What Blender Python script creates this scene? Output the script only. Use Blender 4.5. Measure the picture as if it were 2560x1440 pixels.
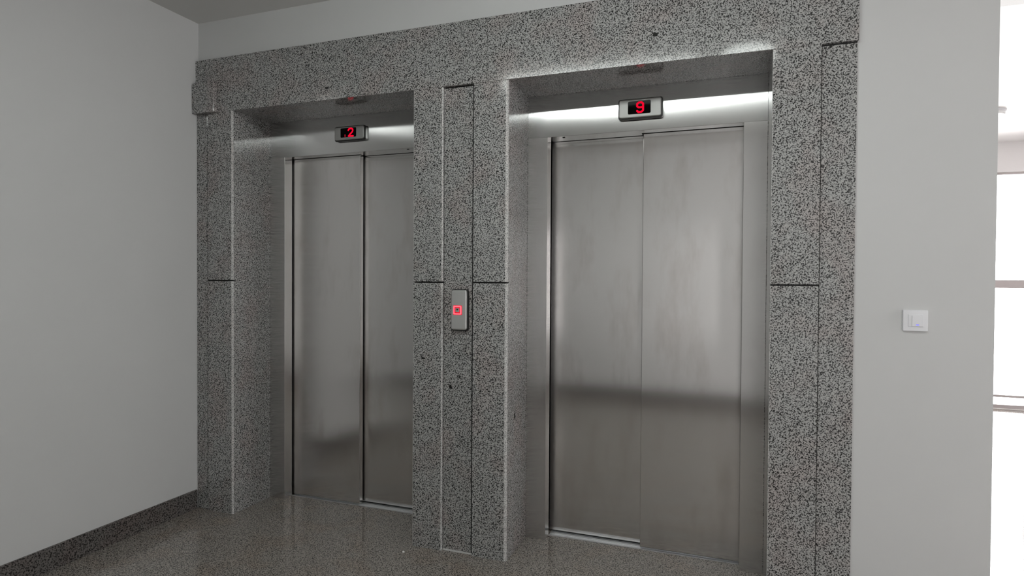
import bpy, bmesh, math, random
from mathutils import Matrix, Vector

random.seed(4)
scene = bpy.context.scene
for o in list(bpy.data.objects):
    bpy.data.objects.remove(o, do_unlink=True)
COL = scene.collection

# ------------------------------------------------------------------ camera
FPX, YAW, PITCH, ROLL = 1520.3, -0.3469, -0.0150, 0.0059
CAM = Vector((1.0372, -2.8003, 1.40))
cam = bpy.data.cameras.new('camera')
cam.sensor_fit = 'HORIZONTAL'
cam.sensor_width = 36.0
cam.lens = FPX / 2560.0 * 36.0
cam.clip_start = 0.02
cam_o = bpy.data.objects.new('camera', cam)
COL.objects.link(cam_o)
r = Vector((math.cos(YAW), -math.sin(YAW), 0))
fw = Vector((math.sin(YAW), math.cos(YAW), 0))
up = Vector((0, 0, 1))
fw2 = fw * math.cos(PITCH) + up * math.sin(PITCH)
up2 = -fw * math.sin(PITCH) + up * math.cos(PITCH)
r3 = r * math.cos(ROLL) + up2 * math.sin(ROLL)
up3 = -r * math.sin(ROLL) + up2 * math.cos(ROLL)
M = Matrix((r3, up3, -fw2)).transposed().to_4x4()
M.translation = CAM
cam_o.matrix_world = M
scene.camera = cam_o

# ------------------------------------------------------------------ view, sky
scene.view_settings.view_transform = 'Standard'
scene.view_settings.look = 'None'
scene.view_settings.gamma = 1.0
scene.view_settings.use_curve_mapping = False
scene.view_settings.exposure = 0.0
SKY = 15.0
world = bpy.data.worlds.new('overcast_sky')
scene.world = world
world.use_nodes = True
bgn = world.node_tree.nodes['Background']
bgn.inputs['Color'].default_value = (1.0, 0.985, 0.975, 1)
bgn.inputs['Strength'].default_value = SKY


def portal(name, loc, rot, sx, sy):
    """Light portal in a window opening: only guides the sampling of the sky."""
    l = bpy.data.lights.new(name, 'AREA')
    l.shape = 'RECTANGLE'
    l.size, l.size_y = sx, sy
    l.cycles.is_portal = True
    o = bpy.data.objects.new(name, l)
    o.location = loc
    o.rotation_euler = rot
    COL.objects.link(o)


# dimensions ---------------------------------------------------------------
XL, XR = -2.003, 1.987            # left wall face, end of the lift wall
YW = 0.022                        # plaster face of the lift wall
ZC = 2.925                        # ceiling
YB = -3.6                         # wall behind the photographer
XE, XO = -6.0, 6.0                # ends of the hall
YF = 5.3                          # far window wall of the bright room
ZL, ZT, ZJ = 2.375, 2.6935, 1.3805
DR = 0.311                        # depth of the lift recess
A0, A1 = -1.7206, -0.5226         # recess of the left lift
B0, B1 = 0.0, 1.1895              # recess of the right lift

portal('portal_side_window', (XO + .05, -.70, 1.65), (0, math.pi / 2, 0), 1.5, 1.1)
portal('portal_back_window', (3.275, YB - .05, 1.35), (math.pi / 2, 0, 0), .55, 1.5)
portal('portal_far_window', (4.0, YF + .05, 1.30), (-math.pi / 2, 0, 0), 3.4, 2.6)


# ------------------------------------------------------------------ materials
def newmat(name):
    m = bpy.data.materials.new(name)
    m.use_nodes = True
    nt = m.node_tree
    return m, nt, nt.nodes, nt.links, nt.nodes['Principled BSDF']


def ramp(nodes, stops, interp='LINEAR'):
    n = nodes.new('ShaderNodeValToRGB')
    n.color_ramp.interpolation = interp
    els = n.color_ramp.elements
    while len(els) > 1:
        els.remove(els[0])
    els[0].position = stops[0][0]
    els[0].color = (*stops[0][1], 1)
    for p, c in stops[1:]:
        e = els.new(p)
        e.color = (*c, 1)
    return n


def mixc(nodes, links, fac, a, b, blend='MIX'):
    n = nodes.new('ShaderNodeMix')
    n.data_type = 'RGBA'
    n.blend_type = blend
    for sock, val in ((n.inputs[0], fac), (n.inputs[6], a), (n.inputs[7], b)):
        if hasattr(val, 'links'):
            links.new(val, sock)
        elif isinstance(val, (int, float)):
            sock.default_value = val
        else:
            sock.default_value = (*val, 1)
    return n.outputs[2]


def noise(nodes, links, vec, scale, detail=2.0, rough=.5):
    n = nodes.new('ShaderNodeTexNoise')
    n.inputs['Scale'].default_value = scale
    n.inputs['Detail'].default_value = detail
    n.inputs['Roughness'].default_value = rough
    links.new(vec, n.inputs['Vector'])
    return n.outputs['Fac']


def plain(name, col, rough=.5, metallic=0.0, spec=.5, emit=None, es=0.0):
    m, nt, N, L, b = newmat(name)
    b.inputs['Base Color'].default_value = (*col, 1)
    b.inputs['Roughness'].default_value = rough
    b.inputs['Metallic'].default_value = metallic
    b.inputs['Specular IOR Level'].default_value = spec
    if emit:
        b.inputs['Emission Color'].default_value = (*emit, 1)
        b.inputs['Emission Strength'].default_value = es
    return m


def plaster(name, col, rough=.55):
    m, nt, N, L, b = newmat(name)
    pos = N.new('ShaderNodeNewGeometry').outputs['Position']
    n1 = noise(N, L, pos, 1.1, 3)
    n2 = noise(N, L, pos, 260, 2)
    c = mixc(N, L, n1, tuple(x * .965 for x in col), tuple(min(1, x * 1.03) for x in col))
    L.new(c, b.inputs['Base Color'])
    b.inputs['Roughness'].default_value = rough
    b.inputs['Specular IOR Level'].default_value = .25
    bp = N.new('ShaderNodeBump')
    bp.inputs['Strength'].default_value = .06
    bp.inputs['Distance'].default_value = .002
    L.new(n2, bp.inputs['Height'])
    L.new(bp.outputs[0], b.inputs['Normal'])
    return m


def granite(name, dark, mid, light, warm, rough, spots=(), scale=185.0, seed=0.0):
    """Salt-and-pepper polished granite; grains a few millimetres across."""
    m, nt, N, L, b = newmat(name)
    pos = N.new('ShaderNodeNewGeometry').outputs['Position']
    mp = N.new('ShaderNodeMapping')
    mp.inputs['Location'].default_value = (seed, seed * .7, seed * 1.3)
    mp.inputs['Rotation'].default_value = (.53, .71, .37)
    L.new(pos, mp.inputs['Vector'])
    v = mp.outputs[0]
    g = noise(N, L, v, scale, 1.6, .55)
    rp = ramp(N, ((.0, dark), (.36, dark), (.44, mid), (.515, light),
                  (.58, tuple(x * 1.08 for x in light)), (.75, tuple(x * 1.3 for x in light))))
    L.new(g, rp.inputs[0])
    c = rp.outputs[0]
    # pinkish feldspar clouds
    cl = noise(N, L, v, 5.5, 3)
    cr = ramp(N, ((.47, (0, 0, 0)), (.66, (1, 1, 1))))
    L.new(cl, cr.inputs[0])
    mx = N.new('ShaderNodeMath')
    mx.operation = 'MULTIPLY'
    mx.inputs[1].default_value = .55
    L.new(cr.outputs[0], mx.inputs[0])
    tint = mixc(N, L, 1.0, c, warm, 'MULTIPLY')
    c = mixc(N, L, mx.outputs[0], c, tint)
    # natural dark inclusions at their places
    for (sx, sy, sz, rx, rz) in spots:
        mp2 = N.new('ShaderNodeMapping')
        mp2.vector_type = 'TEXTURE'
        mp2.inputs['Location'].default_value = (sx, sy, sz)
        mp2.inputs['Scale'].default_value = (rx, rx if rx > .01 else .012, rz)
        L.new(pos, mp2.inputs['Vector'])
        le = N.new('ShaderNodeVectorMath')
        le.operation = 'LENGTH'
        L.new(mp2.outputs[0], le.inputs[0])
        ad = N.new('ShaderNodeMath')
        ad.operation = 'MULTIPLY_ADD'
        ad.inputs[1].default_value = 1.6
        L.new(g, ad.inputs[0])
        L.new(le.outputs['Value'], ad.inputs[2])
        lt = N.new('ShaderNodeMath')
        lt.operation = 'LESS_THAN'
        lt.inputs[1].default_value = 1.75
        L.new(ad.outputs[0], lt.inputs[0])
        c = mixc(N, L, lt.outputs[0], c, tuple(x * .5 for x in dark))
    L.new(c, b.inputs['Base Color'])
    rn = noise(N, L, v, 3.0, 3)
    mr = N.new('ShaderNodeMapRange')
    mr.inputs['To Min'].default_value = rough * .85
    mr.inputs['To Max'].default_value = rough * 1.2
    L.new(rn, mr.inputs['Value'])
    L.new(mr.outputs[0], b.inputs['Roughness'])
    b.inputs['IOR'].default_value = 1.5
    return m


def steel(name, col, rough, aniso, brush='H', smudge=.0):
    """Brushed stainless steel. The tangent follows the UV map (u = horizontal)."""
    m, nt, N, L, b = newmat(name)
    pos = N.new('ShaderNodeNewGeometry').outputs['Position']
    b.inputs['Metallic'].default_value = 1.0
    mp = N.new('ShaderNodeMapping')
    mp.inputs['Scale'].default_value = (3.0, 3.0, 800.0) if brush == 'H' else (800.0, 3.0, 3.0)
    L.new(pos, mp.inputs['Vector'])
    line = noise(N, L, mp.outputs[0], 1.0, 3, .7)
    mp3 = N.new('ShaderNodeMapping')
    mp3.inputs['Scale'].default_value = (7.0, 7.0, 2.2)
    L.new(pos, mp3.inputs['Vector'])
    sm = noise(N, L, mp3.outputs[0], 1.0, 5, .62)
    smr = ramp(N, ((.50, (0, 0, 0)), (.72, (1, 1, 1))))
    L.new(sm, smr.inputs[0])
    c0 = mixc(N, L, line, tuple(x * .975 for x in col), tuple(min(1, x * 1.02) for x in col))
    mul = N.new('ShaderNodeMath')
    mul.operation = 'MULTIPLY'
    mul.inputs[1].default_value = smudge
    L.new(smr.outputs[0], mul.inputs[0])
    c = mixc(N, L, mul.outputs[0], c0, (col[0] * .62, col[1] * .55, col[2] * .50))
    L.new(c, b.inputs['Base Color'])
    ml = N.new('ShaderNodeMath')
    ml.operation = 'MULTIPLY_ADD'
    ml.inputs[1].default_value = .03
    ml.inputs[2].default_value = rough - .015
    L.new(line, ml.inputs[0])
    ad = N.new('ShaderNodeMath')
    ad.operation = 'MULTIPLY_ADD'
    ad.inputs[1].default_value = .08
    L.new(mul.outputs[0], ad.inputs[0])
    L.new(ml.outputs[0], ad.inputs[2])
    L.new(ad.outputs[0], b.inputs['Roughness'])
    b.inputs['Anisotropic'].default_value = aniso
    b.inputs['Anisotropic Rotation'].default_value = 0.0
    tg = N.new('ShaderNodeTangent')
    tg.direction_type = 'UV_MAP'
    tg.uv_map = 'UVMap'
    L.new(tg.outputs[0], b.inputs['Tangent'])
    # slight waviness of the sheet
    wv = noise(N, L, pos, 2.4, 1)
    bp = N.new('ShaderNodeBump')
    bp.inputs['Strength'].default_value = .03
    bp.inputs['Distance'].default_value = .01
    L.new(wv, bp.inputs['Height'])
    L.new(bp.outputs[0], b.inputs['Normal'])
    return m


GRAN_SPOTS = ((-.462, 0, .986, .013, .006), (-.315, .02, .844, .011, .012), (-.264, .02, .898, .006, .009),
              (.701, 0, 2.501, .014, .011), (0, .118, .70, .007, .019), (-1.06, 0, 2.44, .011, .007),
              (-.187, .01, 1.116, .012, .008))
M_PLASTER = plaster('white_wall_paint', (.66, .66, .66))
M_PLASTER_LIT = plaster('lit_wall_paint', (.88, .86, .86))  # wall plaster made paler, standing in for stronger light in the room
M_CEIL = plaster('white_ceiling_paint', (.70, .695, .68), .7)
M_GRAN = granite('polished_grey_granite', (.018, .0175, .0175), (.118, .117, .115), (.40, .396, .391),
                 (1.0, .86, .84), .09, GRAN_SPOTS)
M_FLOOR = granite('polished_floor_granite', (.037, .033, .030), (.145, .131, .118), (.305, .279, .256),
                  (1.0, .90, .82), .11, (), 170.0, 3.7)
M_BASEB = granite('dark_baseboard_granite', (.014, .012, .012), (.056, .052, .050), (.15, .139, .133),
                  (1.0, .85, .83), .2, (), 150.0, 8.1)
M_ARRIS = granite('ground_granite_arris', (.24, .238, .235), (.40, .397, .392), (.58, .575, .568),
                  (1.0, .93, .92), .42, (), 185.0, 2.3)
M_GROUT = plain('grey_grout', (.16, .15, .145), .8)
M_GROUT_L = plain('pale_grout', (.62, .61, .60), .8)
M_DOOR = steel('brushed_steel_door', (.76, .745, .735), .18, 1.0, 'H', .36)
M_FRAME = steel('brushed_steel_frame', (.72, .71, .70), .22, 1.0, 'H', .12)
M_HEAD = steel('brushed_steel_header', (.70, .70, .695), .18, 1.0, 'V', .05)
M_ALU = plain('aluminium_sill', (.80, .81, .83), .42, .85)
M_BLACK = plain('black_gap', (.008, .008, .008), .6)
M_RUBBER = plain('black_rubber', (.012, .012, .012), .45)
M_SCREEN = plain('black_display_glass', (.004, .004, .004), .04, spec=.02)
M_SATIN = plain('satin_silver', (.80, .80, .79), .38, .9)
M_SATIN_G = plain('satin_grey', (.43, .43, .42), .5, .8)
M_LED = plain('red_led', (.05, 0, 0), .6, spec=0.0, emit=(1.0, .004, .035), es=.85)
M_LEDDIM = plain('dim_red_led', (.2, 0, .01), .4, emit=(1.0, .01, .05), es=.45)
M_RING = plain('red_lit_acrylic', (.5, .03, .05), .3, emit=(1.0, .20, .26), es=.9)
M_RING2 = plain('deep_red_acrylic', (.4, .0, .01), .3, emit=(1.0, .004, .03), es=.6)
M_SWITCH = plain('white_plastic', (.80, .80, .83), .32)
M_BLUE = plain('blue_indicator', (.1, .1, .5), .4, emit=(.12, .12, 1.0), es=1.2)
M_CRUMB = plain('white_chip', (.85, .84, .82), .7)
M_WFRAME = plain('white_window_frame', (.55, .50, .50), .4)
M_LAMP = plain('lit_diffuser', (.9, .9, .9), .4, emit=(.93, 1.0, .96), es=12.0)
M_PANEL = plain('lit_panel', (.9, .9, .9), .4, emit=(.95, 1.0, .97), es=17.0)
M_PANEL2 = plain('lit_corridor_panel', (.9, .9, .9), .4, emit=(.95, 1.0, .97), es=5.0)
M_LAMPOFF = plain('opal_diffuser', (.80, .80, .80), .4)
M_LIGHT_STOP = plain('dark_light_stop', (.03, .03, .03), .8)


def window_glass():
    m, nt, N, L, b = newmat('window_glass')
    N.remove(b)
    out = N['Material Output']
    t = N.new('ShaderNodeBsdfTransparent')
    g = N.new('ShaderNodeBsdfGlossy')
    g.inputs['Roughness'].default_value = .02
    fr = N.new('ShaderNodeFresnel')
    fr.inputs['IOR'].default_value = 1.45
    mx = N.new('ShaderNodeMixShader')
    L.new(fr.outputs[0], mx.inputs[0])
    L.new(t.outputs[0], mx.inputs[1])
    L.new(g.outputs[0], mx.inputs[2])
    L.new(mx.outputs[0], out.inputs['Surface'])
    return m


M_GLASS = window_glass()


# ------------------------------------------------------------------ builders
def empty(name, loc, label=None, cat=None, group=None):
    o = bpy.data.objects.new(name, None)
    o.empty_display_size = .1
    o.location = loc
    COL.objects.link(o)
    if label:
        o['label'] = label
    if cat:
        o['category'] = cat
    if group:
        o['group'] = group
    return o


def world_loc(o):
    v = Vector((0, 0, 0))
    while o is not None:
        v += Vector(o.location)
        o = o.parent
    return v


def link(name, bm, mat, parent=None, origin=None, label=None):
    """bm is in world coordinates; the object gets its own origin."""
    base = world_loc(parent) if parent else Vector((0, 0, 0))
    if origin is None:
        xs = [v.co for v in bm.verts]
        lo = Vector((min(c.x for c in xs), min(c.y for c in xs), min(c.z for c in xs)))
        hi = Vector((max(c.x for c in xs), max(c.y for c in xs), max(c.z for c in xs)))
        origin = Vector(((lo.x + hi.x) / 2, (lo.y + hi.y) / 2, lo.z))
    origin = Vector(origin)
    bmesh.ops.recalc_face_normals(bm, faces=bm.faces[:])
    uv = bm.loops.layers.uv.new('UVMap')
    for f in bm.faces:
        n = f.normal
        for l in f.loops:
            c = l.vert.co
            if abs(n.x) > .8:
                l[uv].uv = (c.y, c.z)
            elif abs(n.z) > .8:
                l[uv].uv = (c.x, c.y)
            else:
                l[uv].uv = (c.x + c.y, c.z)
    bmesh.ops.translate(bm, verts=bm.verts[:], vec=-origin)
    me = bpy.data.meshes.new(name)
    bm.to_mesh(me)
    bm.free()
    me.materials.append(mat)
    o = bpy.data.objects.new(name, me)
    o.location = origin - base
    COL.objects.link(o)
    if parent:
        o.parent = parent
    if label:
        o['label'] = label
    return o


def add_box(bm, x0, x1, y0, y1, z0, z1):
    vs = [bm.verts.new((x, y, z)) for x in (x0, x1) for y in (y0, y1) for z in (z0, z1)]
    for q in ((0, 1, 3, 2), (4, 6, 7, 5), (0, 4, 5, 1), (2, 3, 7, 6), (0, 2, 6, 4), (1, 5, 7, 3)):
        bm.faces.new([vs[i] for i in q])
    return vs


def bevel_where(bm, test, off, seg=1):
    es = [e for e in bm.edges if test(e)]
    if es:
        bmesh.ops.bevel(bm, geom=es, offset=off, segments=seg, profile=.5, affect='EDGES')


def box(name, x0, x1, y0, y1, z0, z1, mat, parent=None, bev=0.0, seg=1, label=None, big=None):
    """Box; big = [(x, radius)] grinds rounded vertical arrises on its front (second material)."""
    bm = bmesh.new()
    add_box(bm, x0, x1, y0, y1, z0, z1)
    for bx, br in (big or ()):
        bevel_where(bm, lambda e: all(abs(v.co.x - bx) < 1e-5 and abs(v.co.y - y0) < 1e-5 for v in e.verts), br, 4)
    if big:
        bm.normal_update()
        for f in bm.faces:
            if abs(f.normal.x) > .15 and abs(f.normal.y) > .15:
                f.material_index = 1
    if bev:
        if big:
            bevel_where(bm, lambda e: abs(e.verts[0].co.y - e.verts[1].co.y) < 1e-6
                        and abs(e.verts[0].co.y - y0) < 1e-5
                        and (abs(e.verts[0].co.z - e.verts[1].co.z) < 1e-6), bev, seg)
        else:
            bevel_where(bm, lambda e: True, bev, seg)
    o = link(name, bm, mat, parent, label=label)
    if big:
        o.data.materials.append(M_ARRIS)
    return o


def structure(o):
    o['kind'] = 'structure'
    return o


def rr_points(x0, x1, z0, z1, rad, n=6):
    pts = []
    for cx_, cz_, a0 in ((x1 - rad, z1 - rad, 0), (x0 + rad, z1 - rad, 90), (x0 + rad, z0 + rad, 180), (x1 - rad, z0 + rad, 270)):
        for i in range(n + 1):
            a = math.radians(a0 + 90 * i / n)
            pts.append((cx_ + rad * math.cos(a), cz_ + rad * math.sin(a)))
    return pts


def plate(name, x0, x1, z0, z1, yf, yb, rad, bev, mat, parent, label=None):
    """Rounded plate facing -y, with a bevelled front arris."""
    bm = bmesh.new()
    rings = []
    k = 3
    prof = [(0.0, yb)]
    for i in range(k + 1):
        a = math.pi / 2 * i / k
        prof.append((bev * (1 - math.cos(a)), yf + bev * (1 - math.sin(a))))
    for ins, y in prof:
        rr = max(rad - ins, .0006)
        rings.append([bm.verts.new((x, y, z)) for x, z in rr_points(x0 + ins, x1 - ins, z0 + ins, z1 - ins, rr)])
    n = len(rings[0])
    for a, b in zip(rings, rings[1:]):
        for i in range(n):
            bm.faces.new((a[i], a[(i + 1) % n], b[(i + 1) % n], b[i]))
    bm.faces.new(rings[-1])
    bm.faces.new(list(reversed(rings[0])))
    return link(name, bm, mat, parent, label=label)


def square_ring(name, cx_, cz_, ho, hi, yf, yb, rad, mat, parent, label=None):
    bm = bmesh.new()
    o_ = rr_points(cx_ - ho, cx_ + ho, cz_ - ho, cz_ + ho, rad)
    i_ = rr_points(cx_ - hi, cx_ + hi, cz_ - hi, cz_ + hi, max(rad - (ho - hi), .001))
    R = [[bm.verts.new((x, y, z)) for x, z in P] for P, y in ((o_, yb), (o_, yf + .0008), ([(cx_ + (x - cx_) * .97, cz_ + (z - cz_) * .97) for x, z in o_], yf), (i_, yf), (i_, yb))]
    n = len(o_)
    for a, b in zip(R, R[1:] + R[:1]):
        for i in range(n):
            bm.faces.new((a[i], a[(i + 1) % n], b[(i + 1) % n], b[i]))
    return link(name, bm, mat, parent, label=label)


def stroke(name, pts, w, y, mat, parent):
    """Flat glowing character drawn as a thick stroke on the display glass."""
    bm = bmesh.new()
    for (ax, az), (bx, bz) in zip(pts, pts[1:]):
        d = Vector((bx - ax, bz - az))
        if d.length < 1e-6:
            continue
        nrm = Vector((-d.y, d.x)).normalized() * w / 2
        q = [(ax + nrm.x, az + nrm.y), (ax - nrm.x, az - nrm.y), (bx - nrm.x, bz - nrm.y), (bx + nrm.x, bz + nrm.y)]
        bm.faces.new([bm.verts.new((x, y, z)) for x, z in q])
    for ax, az in pts:
        bm.faces.new([bm.verts.new((ax + w / 2 * math.cos(t), y - 1e-5, az + w / 2 * math.sin(t)))
                      for t in [math.tau * i / 14 for i in range(14)]])
    return link(name, bm, mat, parent)


# ------------------------------------------------------------------ room shell
bm = bmesh.new()
add_box(bm, XE - .1, XO + .2, YB - .1, YF + .2, -.12, -.004)
floor = structure(link('floor', bm, M_GROUT, origin=(0, 0, -.12)))
S = 1.2
gx = [XE - .1] + [.58 + S * i for i in range(-5, 5)] + [XO + .2]
gy = [YB - .1] + [-.85 + S * i for i in range(-2, 6)] + [YF + .2]
for xa, xb in zip(gx, gx[1:]):
    for ya, yb in zip(gy, gy[1:]):
        if xb - xa < .02 or yb - ya < .02:
            continue
        box('floor_slab', xa + .0004, xb - .0004, ya + .0004, yb - .0004, -.004, 0, M_FLOOR, floor)

structure(box('ceiling', XE - .1, XO + .2, YB - .1, .49, ZC, ZC + .12, M_CEIL))
structure(box('ceiling_room', XE - .1, XO + .2, .49, YF + .2, ZC, ZC + .12, M_PLASTER_LIT))
structure(box('wall_left', XL - .12, XL, -1.15, .6, 0, ZC, M_PLASTER))
structure(box('wall_corridor', XE, XL - .12, -1.15, -1.03, 0, ZC, M_PLASTER))
structure(box('wall_end', XE - .1, XE, YB, -1.03, 0, ZC, M_PLASTER))

# lift wall: plaster body around the two door openings
wall_front = structure(box('wall_front', XL, XR, YW, .60, ZL + .03, ZC, M_PLASTER))
pier_l = structure(box('wall_pier_left', XL, A0 - .03, YW, .60, 0, ZL + .03, M_PLASTER))
pier_m = structure(box('wall_pier_middle', A1 + .03, B0 - .03, YW, .60, 0, ZL + .03, M_PLASTER))
pier_r = structure(box('wall_pier_right', B1 + .03, XR, YW, .60, 0, ZL + .03, M_PLASTER))
structure(box('wall_light_stop', XL, XR, .60, .66, 0, ZC, M_LIGHT_STOP))  # unseen dark backing behind the doors, added to stop light leaking
structure(box('wall_side', XR - .10, XR, .66, YF, 0, ZC, M_PLASTER_LIT))

# opening head above the passage on the right
structure(box('trim_1', XR, XO, YW, .49, 2.62, ZC, M_PLASTER))


# outer walls with windows ----------------------------------------------------
def wall_with_hole(name, plane, p0, p1, a0, a1, holes, mat):
    """plane 'x': slab between x=p0..p1 spanning a=y; plane 'y': slab between y=p0..p1 spanning a=x."""
    bm = bmesh.new()
    cuts = [a0]
    for h in holes:
        cuts += [h[0], h[1]]
    cuts.append(a1)

    def put(c0, c1, z0, z1):
        if c1 - c0 < 1e-4 or z1 - z0 < 1e-4:
            return
        if plane == 'x':
            add_box(bm, p0, p1, c0, c1, z0, z1)
        else:
            add_box(bm, c0, c1, p0, p1, z0, z1)
    for i in range(0, len(cuts), 2):
        put(cuts[i], cuts[i + 1], 0, ZC)
    for h0, h1, z0, z1 in holes:
        put(h0, h1, 0, z0)
        put(h0, h1, z1, ZC)
    return structure(link(name, bm, mat))


def window(name, plane, p, a0, a1, z0, z1, vs, hs, label, fw_=.05):
    """Frame with mullions at vs and transoms at hs=[(z0,z1)], panes behind."""
    root = structure(empty(name, (p, (a0 + a1) / 2, z0) if plane == 'x' else ((a0 + a1) / 2, p, z0)))
    root['label'] = label

    def bar(nm, c0, c1, q0, q1, d0, d1, mat):
        if plane == 'x':
            return box(nm, p + d0, p + d1, c0, c1, q0, q1, mat, root)
        return box(nm, c0, c1, p + d0, p + d1, q0, q1, mat, root)
    bar('window_frame', a0, a0 + fw_, z0, z1, .03, .10, M_WFRAME)
    bar('window_frame', a1 - fw_, a1, z0, z1, .03, .10, M_WFRAME)
    bar('window_frame', a0 + fw_, a1 - fw_, z1 - .025, z1, .03, .10, M_WFRAME)
    bar('window_frame', a0 + fw_, a1 - fw_, z0, z0 + .04, .03, .10, M_WFRAME)
    for v in vs:
        bar('mullion', v - .03, v + .03, z0 + .04, z1 - .025, .03, .10, M_WFRAME)
    for q0, q1 in hs:
        bar('transom', a0 + fw_, a1 - fw_, q0, q1, .035, .095, M_WFRAME)
    edges = [a0 + fw_] + sum([[v - .03, v + .03] for v in vs], []) + [a1 - fw_]
    zed = [z0 + .04] + sum([[q[0], q[1]] for q in hs], []) + [z1 - .025]
    for i in range(0, len(edges), 2):
        for j in range(0, len(zed), 2):
            bar('pane', edges[i], edges[i + 1], zed[j], zed[j + 1], .06, .068, M_GLASS)
    return root


wall_with_hole('wall_right', 'x', XO, XO + .2, YB, YF, [(-1.25, -.15, .9, 2.4)], M_PLASTER)
wall_with_hole('wall_back', 'y', YB - .2, YB, XE - .1, XO + .2, [(3.0, 3.55, .6, 2.1)], M_PLASTER)
window('window_added_3', 'y', YB - .15, 3.0, 3.55, .6, 2.1, (), (), 'unseen narrow window added behind the lobby to light the lift wall')  # guessed opening out of view, placed and sized for frontal light
wall_with_hole('wall_far', 'y', YF, YF + .2, XR - .1, XO, [(2.3, 5.7, .004, 2.60)], M_PLASTER_LIT)
window('window_1', 'y', YF, 2.3, 5.7, .004, 2.60, (4.10,), ((.125, .15), (1.33, 1.42)),
       'tall bright window with pale frame in the room on the right')
window('window_added_2', 'x', XO, -1.25, -.15, .9, 2.4, (-.70,), (), 'unseen side window added at the right end of the hall to light the left wall')  # guessed opening out of view, placed so its light reaches the left wall

# granite baseboards
HB = .1137
structure(box('baseboard_left', XL, XL + .012, -1.15, 0, 0, HB, M_BASEB, bev=.0015))
structure(box('baseboard_back', XE, XO, YB, YB + .014, 0, HB, M_BASEB))
structure(box('baseboard_corridor', XE, XL - .12, -1.162, -1.15, 0, HB, M_BASEB))

# ------------------------------------------------------------------ granite surround (slabs of the lift wall)
J = .0035
YS = .020                                     # recessed strips


def slab(wall, x0, x1, z0, z1, y0=0.0, y1=YW, big=None, bev=.0012):
    return box('granite_slab', x0, x1, y0, y1, z0, z1, M_GRAN, wall, bev, 1, big=big)


def panel(wall, x0, x1, arris=None):
    slab(wall, x0, x1, 0, ZJ - J, big=arris)
    slab(wall, x0, x1, ZJ + J, ZL - .0008, big=arris)


slab(pier_l, XL, -1.9225, 0, ZL - .001, .010)                    # strip at the left wall
panel(pier_l, -1.9075, A0, [(A0, .009)])
panel(pier_m, A1, -.3535, [(A1, .003), (-.3535, .006)])
slab(pier_m, -.3530, -.1970, 0.006, ZL - .005, YS)        # strip with the call button
panel(pier_m, -.1830, B0, [(B0, .0125)])
panel(pier_r, B1, 1.3750, [(B1, .003)])
slab(pier_r, 1.3785, 1.5073, 0, ZL - .007, .012)                 # strip at the right end
slab(wall_front, XL, -.1136, ZL, ZT)                             # lintel
slab(wall_front, -.1124, 1.5107, ZL, ZT)
slab(wall_front, XL, -1.836, ZL - .002, 2.552, -.028, 0, bev=.002)   # small block in the corner
box('grout_bead', -.353, -.186, .012, YW, 0, .0045, M_GROUT_L, pier_m)
for wl, x0, x1 in ((pier_l, -1.9065, A0 - .004), (pier_m, A1 + .004, -.3525), (pier_m, -.182, B0 - .004), (pier_r, B1 + .004, 1.374)):
    box('joint_filler', x0, x1, .010, YW, ZJ - J, ZJ + J, M_BLACK, wl)
box('joint_filler', -.1970, -.1830, .0212, YW, 0, ZL - .005, M_BLACK, pier_m)
box('joint_filler', -1.9225, -1.9075, .016, YW, 0, ZL - .001, M_BLACK, pier_l)
box('joint_filler', 1.3750, 1.3785, .016, YW, 0, ZL - .007, M_BLACK, pier_r)
box('joint_filler', -.350, -.186, .0205, YW, ZL - .005, ZL, M_BLACK, pier_m)  # black strip in the gap draws the lintel's shadow line
box('joint_filler', 1.3768, 1.507, .018, YW, ZL - .007, ZL, M_BLACK, pier_r)  # same painted shadow line above the right strip
# reveals
for wl, wr, a, b in ((pier_l, pier_m, A0, A1), (pier_m, pier_r, B0, B1)):
    box('granite_slab', a - .03, a, YW, .36, 0, ZL, M_GRAN, wl)
    box('granite_slab', b, b + .03, YW, .36, 0, ZL, M_GRAN, wr)
    box('granite_slab', a, b, YW, .36, ZL, ZL + .03, M_GRAN, wall_front)


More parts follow.
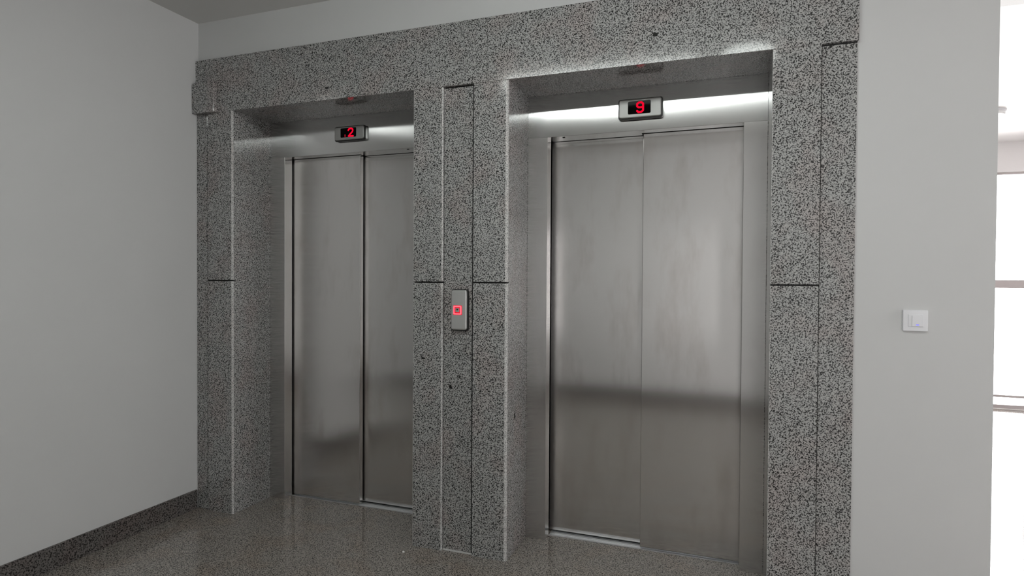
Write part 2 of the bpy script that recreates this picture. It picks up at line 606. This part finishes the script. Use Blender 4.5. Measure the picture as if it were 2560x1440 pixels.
# ------------------------------------------------------------------ lifts
def lift(a, b, front_left, label):
    """Steel portal and two-panel telescopic door in the recess a..b."""
    root = empty('elevator_entrance', ((a + b) / 2, DR, 0), label, 'elevator door')
    wj = .1165 if front_left else .110
    i0, i1 = a + wj, b - .1065
    zt = 2.152
    # header with a folded lower return
    box('header_panel', a, b, DR, .375, zt, ZL, M_HEAD, root, .0008)
    xm = (i0 + i1) / 2
    ra, rb = (xm + .02, i1) if front_left else (i0, xm - .004)
    box('header_return', ra, rb, .375, .4225, zt + .0005, zt + .02, M_HEAD, root)
    for x0, x1 in ((a, i0), (i1, b)):
        box('jamb_panel', x0, x1, DR - .0045, .374, 0, zt + .001, M_FRAME, root, .0012, 1)
    m = (i0 + i1) / 2 + (.012 if front_left else 0.004)
    y1, y2 = .386, .432                                     # fast and slow panel faces
    if front_left:
        box('door_panel', i0 - .012, m, y1, y1 + .034, .010, zt + .03, M_DOOR, root, .0025, 2)
        box('door_panel', m - .02, i1 + .012, y2, y2 + .034, .010, zt + .03, M_DOOR, root, .0025, 2)
    else:
        box('door_panel', m, i1 + .012, y1, y1 + .034, .010, zt + .03, M_DOOR, root, .0025, 2)
        box('door_panel', i0 - .012, m + .02, y2, y2 + .034, .010, zt + .03, M_DOOR, root, .0025, 2)
    # sill: grooved aluminium track
    bm = bmesh.new()
    for y0, yy1, z1 in ((.376, .3825, .004), (.3825, .400, .0015), (.400, .4215, .004), (.4215, .430, .0015),
                        (.430, .440, .004), (.440, .452, .0015), (.452, .475, .004)):
        add_box(bm, i0, i1, y0, yy1, .0005, z1)
    link('sill', bm, M_ALU, root)
    for y0, yy1 in ((.4225, .429), (.441, .451)):
        box('sill_groove', i0, i1, y0, yy1, .0016, .0022, M_BLACK, root)
    # dark gap behind the header and the landing door gear
    box('door_track', i0 - .01, i1 + .01, .4, .48, zt + .031, zt + .06, M_BLACK, root)
    for sx in ((b - .225) if front_left else (a + .19),):
        box('safety_sensor', sx - .006, sx + .006, .335, .345, zt - .0015, zt, M_BLACK, root)
    return root


lift(A0, A1, True, 'left stainless steel elevator entrance, narrower in view, with indicator showing 2')
lift(B0, B1, False, 'right stainless steel elevator entrance, larger in view, with indicator showing 9')


# ------------------------------------------------------------------ floor indicators
def indicator(x0, x1, z0, z1, label):
    root = empty('floor_indicator', ((x0 + x1) / 2, DR, z0), label, 'display', 'floor indicators above the elevator doors')
    yf = .281
    plate('base', x0 + .002, x1 + .001, z0, z1 - .002, .300, DR, .010, .002, M_SATIN_G, root)
    plate('gasket', x0 - .002, x1 + .002, z0 - .002, z1 + .002, .292, .3005, .011, .001, M_RUBBER, root, 'black gasket')
    plate('face_plate', x0 + .002, x1 - .003, z0 + .003, z1 - .002, yf, .2925, .010, .005, M_SATIN_G, root)
    w, h = x1 - x0, z1 - z0
    sx0, sx1 = x0 + .222 * w, x0 + .745 * w
    sz0, sz1 = z0 + .20 * h, z0 + .86 * h
    plate('screen', sx0, sx1, sz0, sz1, yf - .0006, yf + .002, .006, .0004, M_SCREEN, root, 'black display screen')
    return root, sx0, sx1, sz0, sz1, yf - .0009


root, sx0, sx1, sz0, sz1, yd = indicator(.489, .704, 2.2085, 2.306,
                                         'silver floor indicator above the right elevator door showing a red 9')
cx9, w9, h9 = .5970, .0300, .0475
zb = (sz0 + sz1) / 2 - h9 / 2


def P(u, v, cx=cx9, ww=w9, hh=h9, z=None):
    return (cx + (u - .5) * ww, (zb if z is None else z) + v * hh)


nine = [P(.02, .14), P(.22, .0), P(.72, .0), P(1, .16), P(1, .5), P(1, .86), P(.74, 1), P(.28, 1), P(.02, .86),
        P(.02, .62), P(.26, .49), P(.7, .49), P(1, .56)]
stroke('digit', nine, .0098, yd, M_LED, root)

root, sx0, sx1, sz0, sz1, yd = indicator(-1.219, -1.010, 2.2205, 2.304,
                                         'silver floor indicator above the left elevator door showing a red 2')
zb2 = (sz0 + sz1) / 2 - .0225


def P2(u, v):
    return (-1.1015 + (u - .5) * .033, zb2 + v * .0450)


two = [P2(.02, .78), P2(.12, .93), P2(.35, 1), P2(.68, 1), P2(.92, .9), P2(.97, .74), P2(.86, .55), P2(.42, .28),
       P2(.08, .02), P2(.5, .0), P2(1.02, .0)]
stroke('digit', two, .0100, yd, M_LED, root)
stroke('direction_mark', [(-1.1405, zb2 - .001), (-1.1405, zb2 + .010)], .0055, yd, M_LEDDIM, root)

# ------------------------------------------------------------------ call button panel
yb_ = YS
cp = empty('call_button_panel', (-.2595, yb_, 1.135), 'slim silver call panel with red lit button on the pillar between elevators', 'call button')
plate('back_box', -.3065, -.2125, 1.1345, 1.3455, yb_ - .013, yb_, .013, .002, M_RUBBER, cp, 'black backing of the call panel')
plate('face_plate', -.3015, -.2165, 1.1405, 1.3415, yb_ - .026, yb_ - .0128, .011, .006, M_SATIN, cp)
bx, bz = -.2650, 1.2405
bt = plate('button', bx - .0245, bx + .0245, bz - .0245, bz + .0245, yb_ - .0275, yb_ - .024, .006, .001, M_RING2, cp, 'red lit square push button')
square_ring('light_ring', bx, bz, .0222, .0158, yb_ - .0300, yb_ - .025, .006, M_RING, bt, 'glowing red ring')
plate('button_cap', bx - .0105, bx + .0105, bz - .0105, bz + .0105, yb_ - .0290, yb_ - .026, .002, .0006, M_SATIN, bt)
bm = bmesh.new()
tri = [(bx - .0065, bz + .0075), (bx + .0065, bz + .0075), (bx, bz - .003)]
bm.faces.new([bm.verts.new((x, yb_ - .0293, z)) for x, z in tri])
link('arrow', bm, M_BLACK, bt, label='small black down arrow')

# ------------------------------------------------------------------ light switch
sw = empty('light_switch', (1.725, YW, 1.2017), 'square white light switch with blue indicator on the right wall', 'light switch')
plate('frame', 1.6815, 1.7670, 1.2015, 1.2855, YW - .010, YW, .003, .002, M_SWITCH, sw)
rk = plate('rocker', 1.6985, 1.7500, 1.2200, 1.2690, YW - .0125, YW - .0085, .0015, .001, M_SWITCH, sw)
plate('rocker_face', 1.7110, 1.7495, 1.2206, 1.2640, YW - .0150, YW - .012, .0015, .0012, M_SWITCH, rk)
plate('indicator_light', 1.7250, 1.7350, 1.2250, 1.2290, YW - .0155, YW - .0145, .001, .0003, M_BLUE, rk, 'small blue indicator')

# ------------------------------------------------------------------ small chip on the floor
bm = bmesh.new()
bmesh.ops.create_icosphere(bm, subdivisions=1, radius=.0065)
for v in bm.verts:
    v.co = Vector((v.co.x * random.uniform(.8, 1.2), v.co.y * random.uniform(.8, 1.2), max(v.co.z * random.uniform(.6, .9), -.003)))
    v.co += Vector((-.525, -.085, .003))
chip = link('plaster_chip', bm, M_CRUMB)
chip['label'] = 'tiny white chip lying on the floor before the pillar'
chip['category'] = 'debris'


# ------------------------------------------------------------------ ceiling lamps
def disc_lamp(x, y, rad, h, mat, label):
    root = empty('ceiling_lamp', (x, y, ZC), label, 'lamp')
    for nm, r0, z0, z1, m_ in (('base_ring', rad, ZC - h * .45, ZC, M_SWITCH), ('diffuser', rad * .93, ZC - h, ZC - h * .45, mat)):
        bm = bmesh.new()
        n = 40
        prof = [(r0, z1), (r0, z0 + (z1 - z0) * .35), (r0 * .96, z0)]
        rings = [[bm.verts.new((x + rr * math.cos(math.tau * i / n), y + rr * math.sin(math.tau * i / n), z)) for i in range(n)] for rr, z in prof]
        for p_, q_ in zip(rings, rings[1:]):
            for i in range(n):
                bm.faces.new((p_[i], p_[(i + 1) % n], q_[(i + 1) % n], q_[i]))
        bm.faces.new(rings[-1])
        bm.faces.new(list(reversed(rings[0])))
        link(nm, bm, m_, root)
    return root


def panel_lamp(x0, x1, y0, y1, mat, label):
    root = empty('ceiling_lamp', ((x0 + x1) / 2, (y0 + y1) / 2, ZC), label, 'lamp')
    box('housing', x0 + .02, x1 - .02, y0 + .02, y1 - .02, ZC - .02, ZC, M_SWITCH, root)
    box('diffuser', x0, x1, y0, y1, ZC - .085, ZC - .02, mat, root, .015, 3)
    return root


disc_lamp(3.19, 3.79, .12, .045, M_LAMPOFF, 'round white ceiling lamp in the bright room on the right')
disc_lamp(1.12, -1.45, .17, .11, M_LAMP, 'round lit ceiling lamp in front of the right elevator')
panel_lamp(-.60, .80, -1.73, -1.53, M_PANEL, 'long lit ceiling panel in the lobby before the elevators')
panel_lamp(-3.6, -2.15, -1.80, -1.55, M_PANEL2, 'long lit ceiling panel in the corridor on the left')
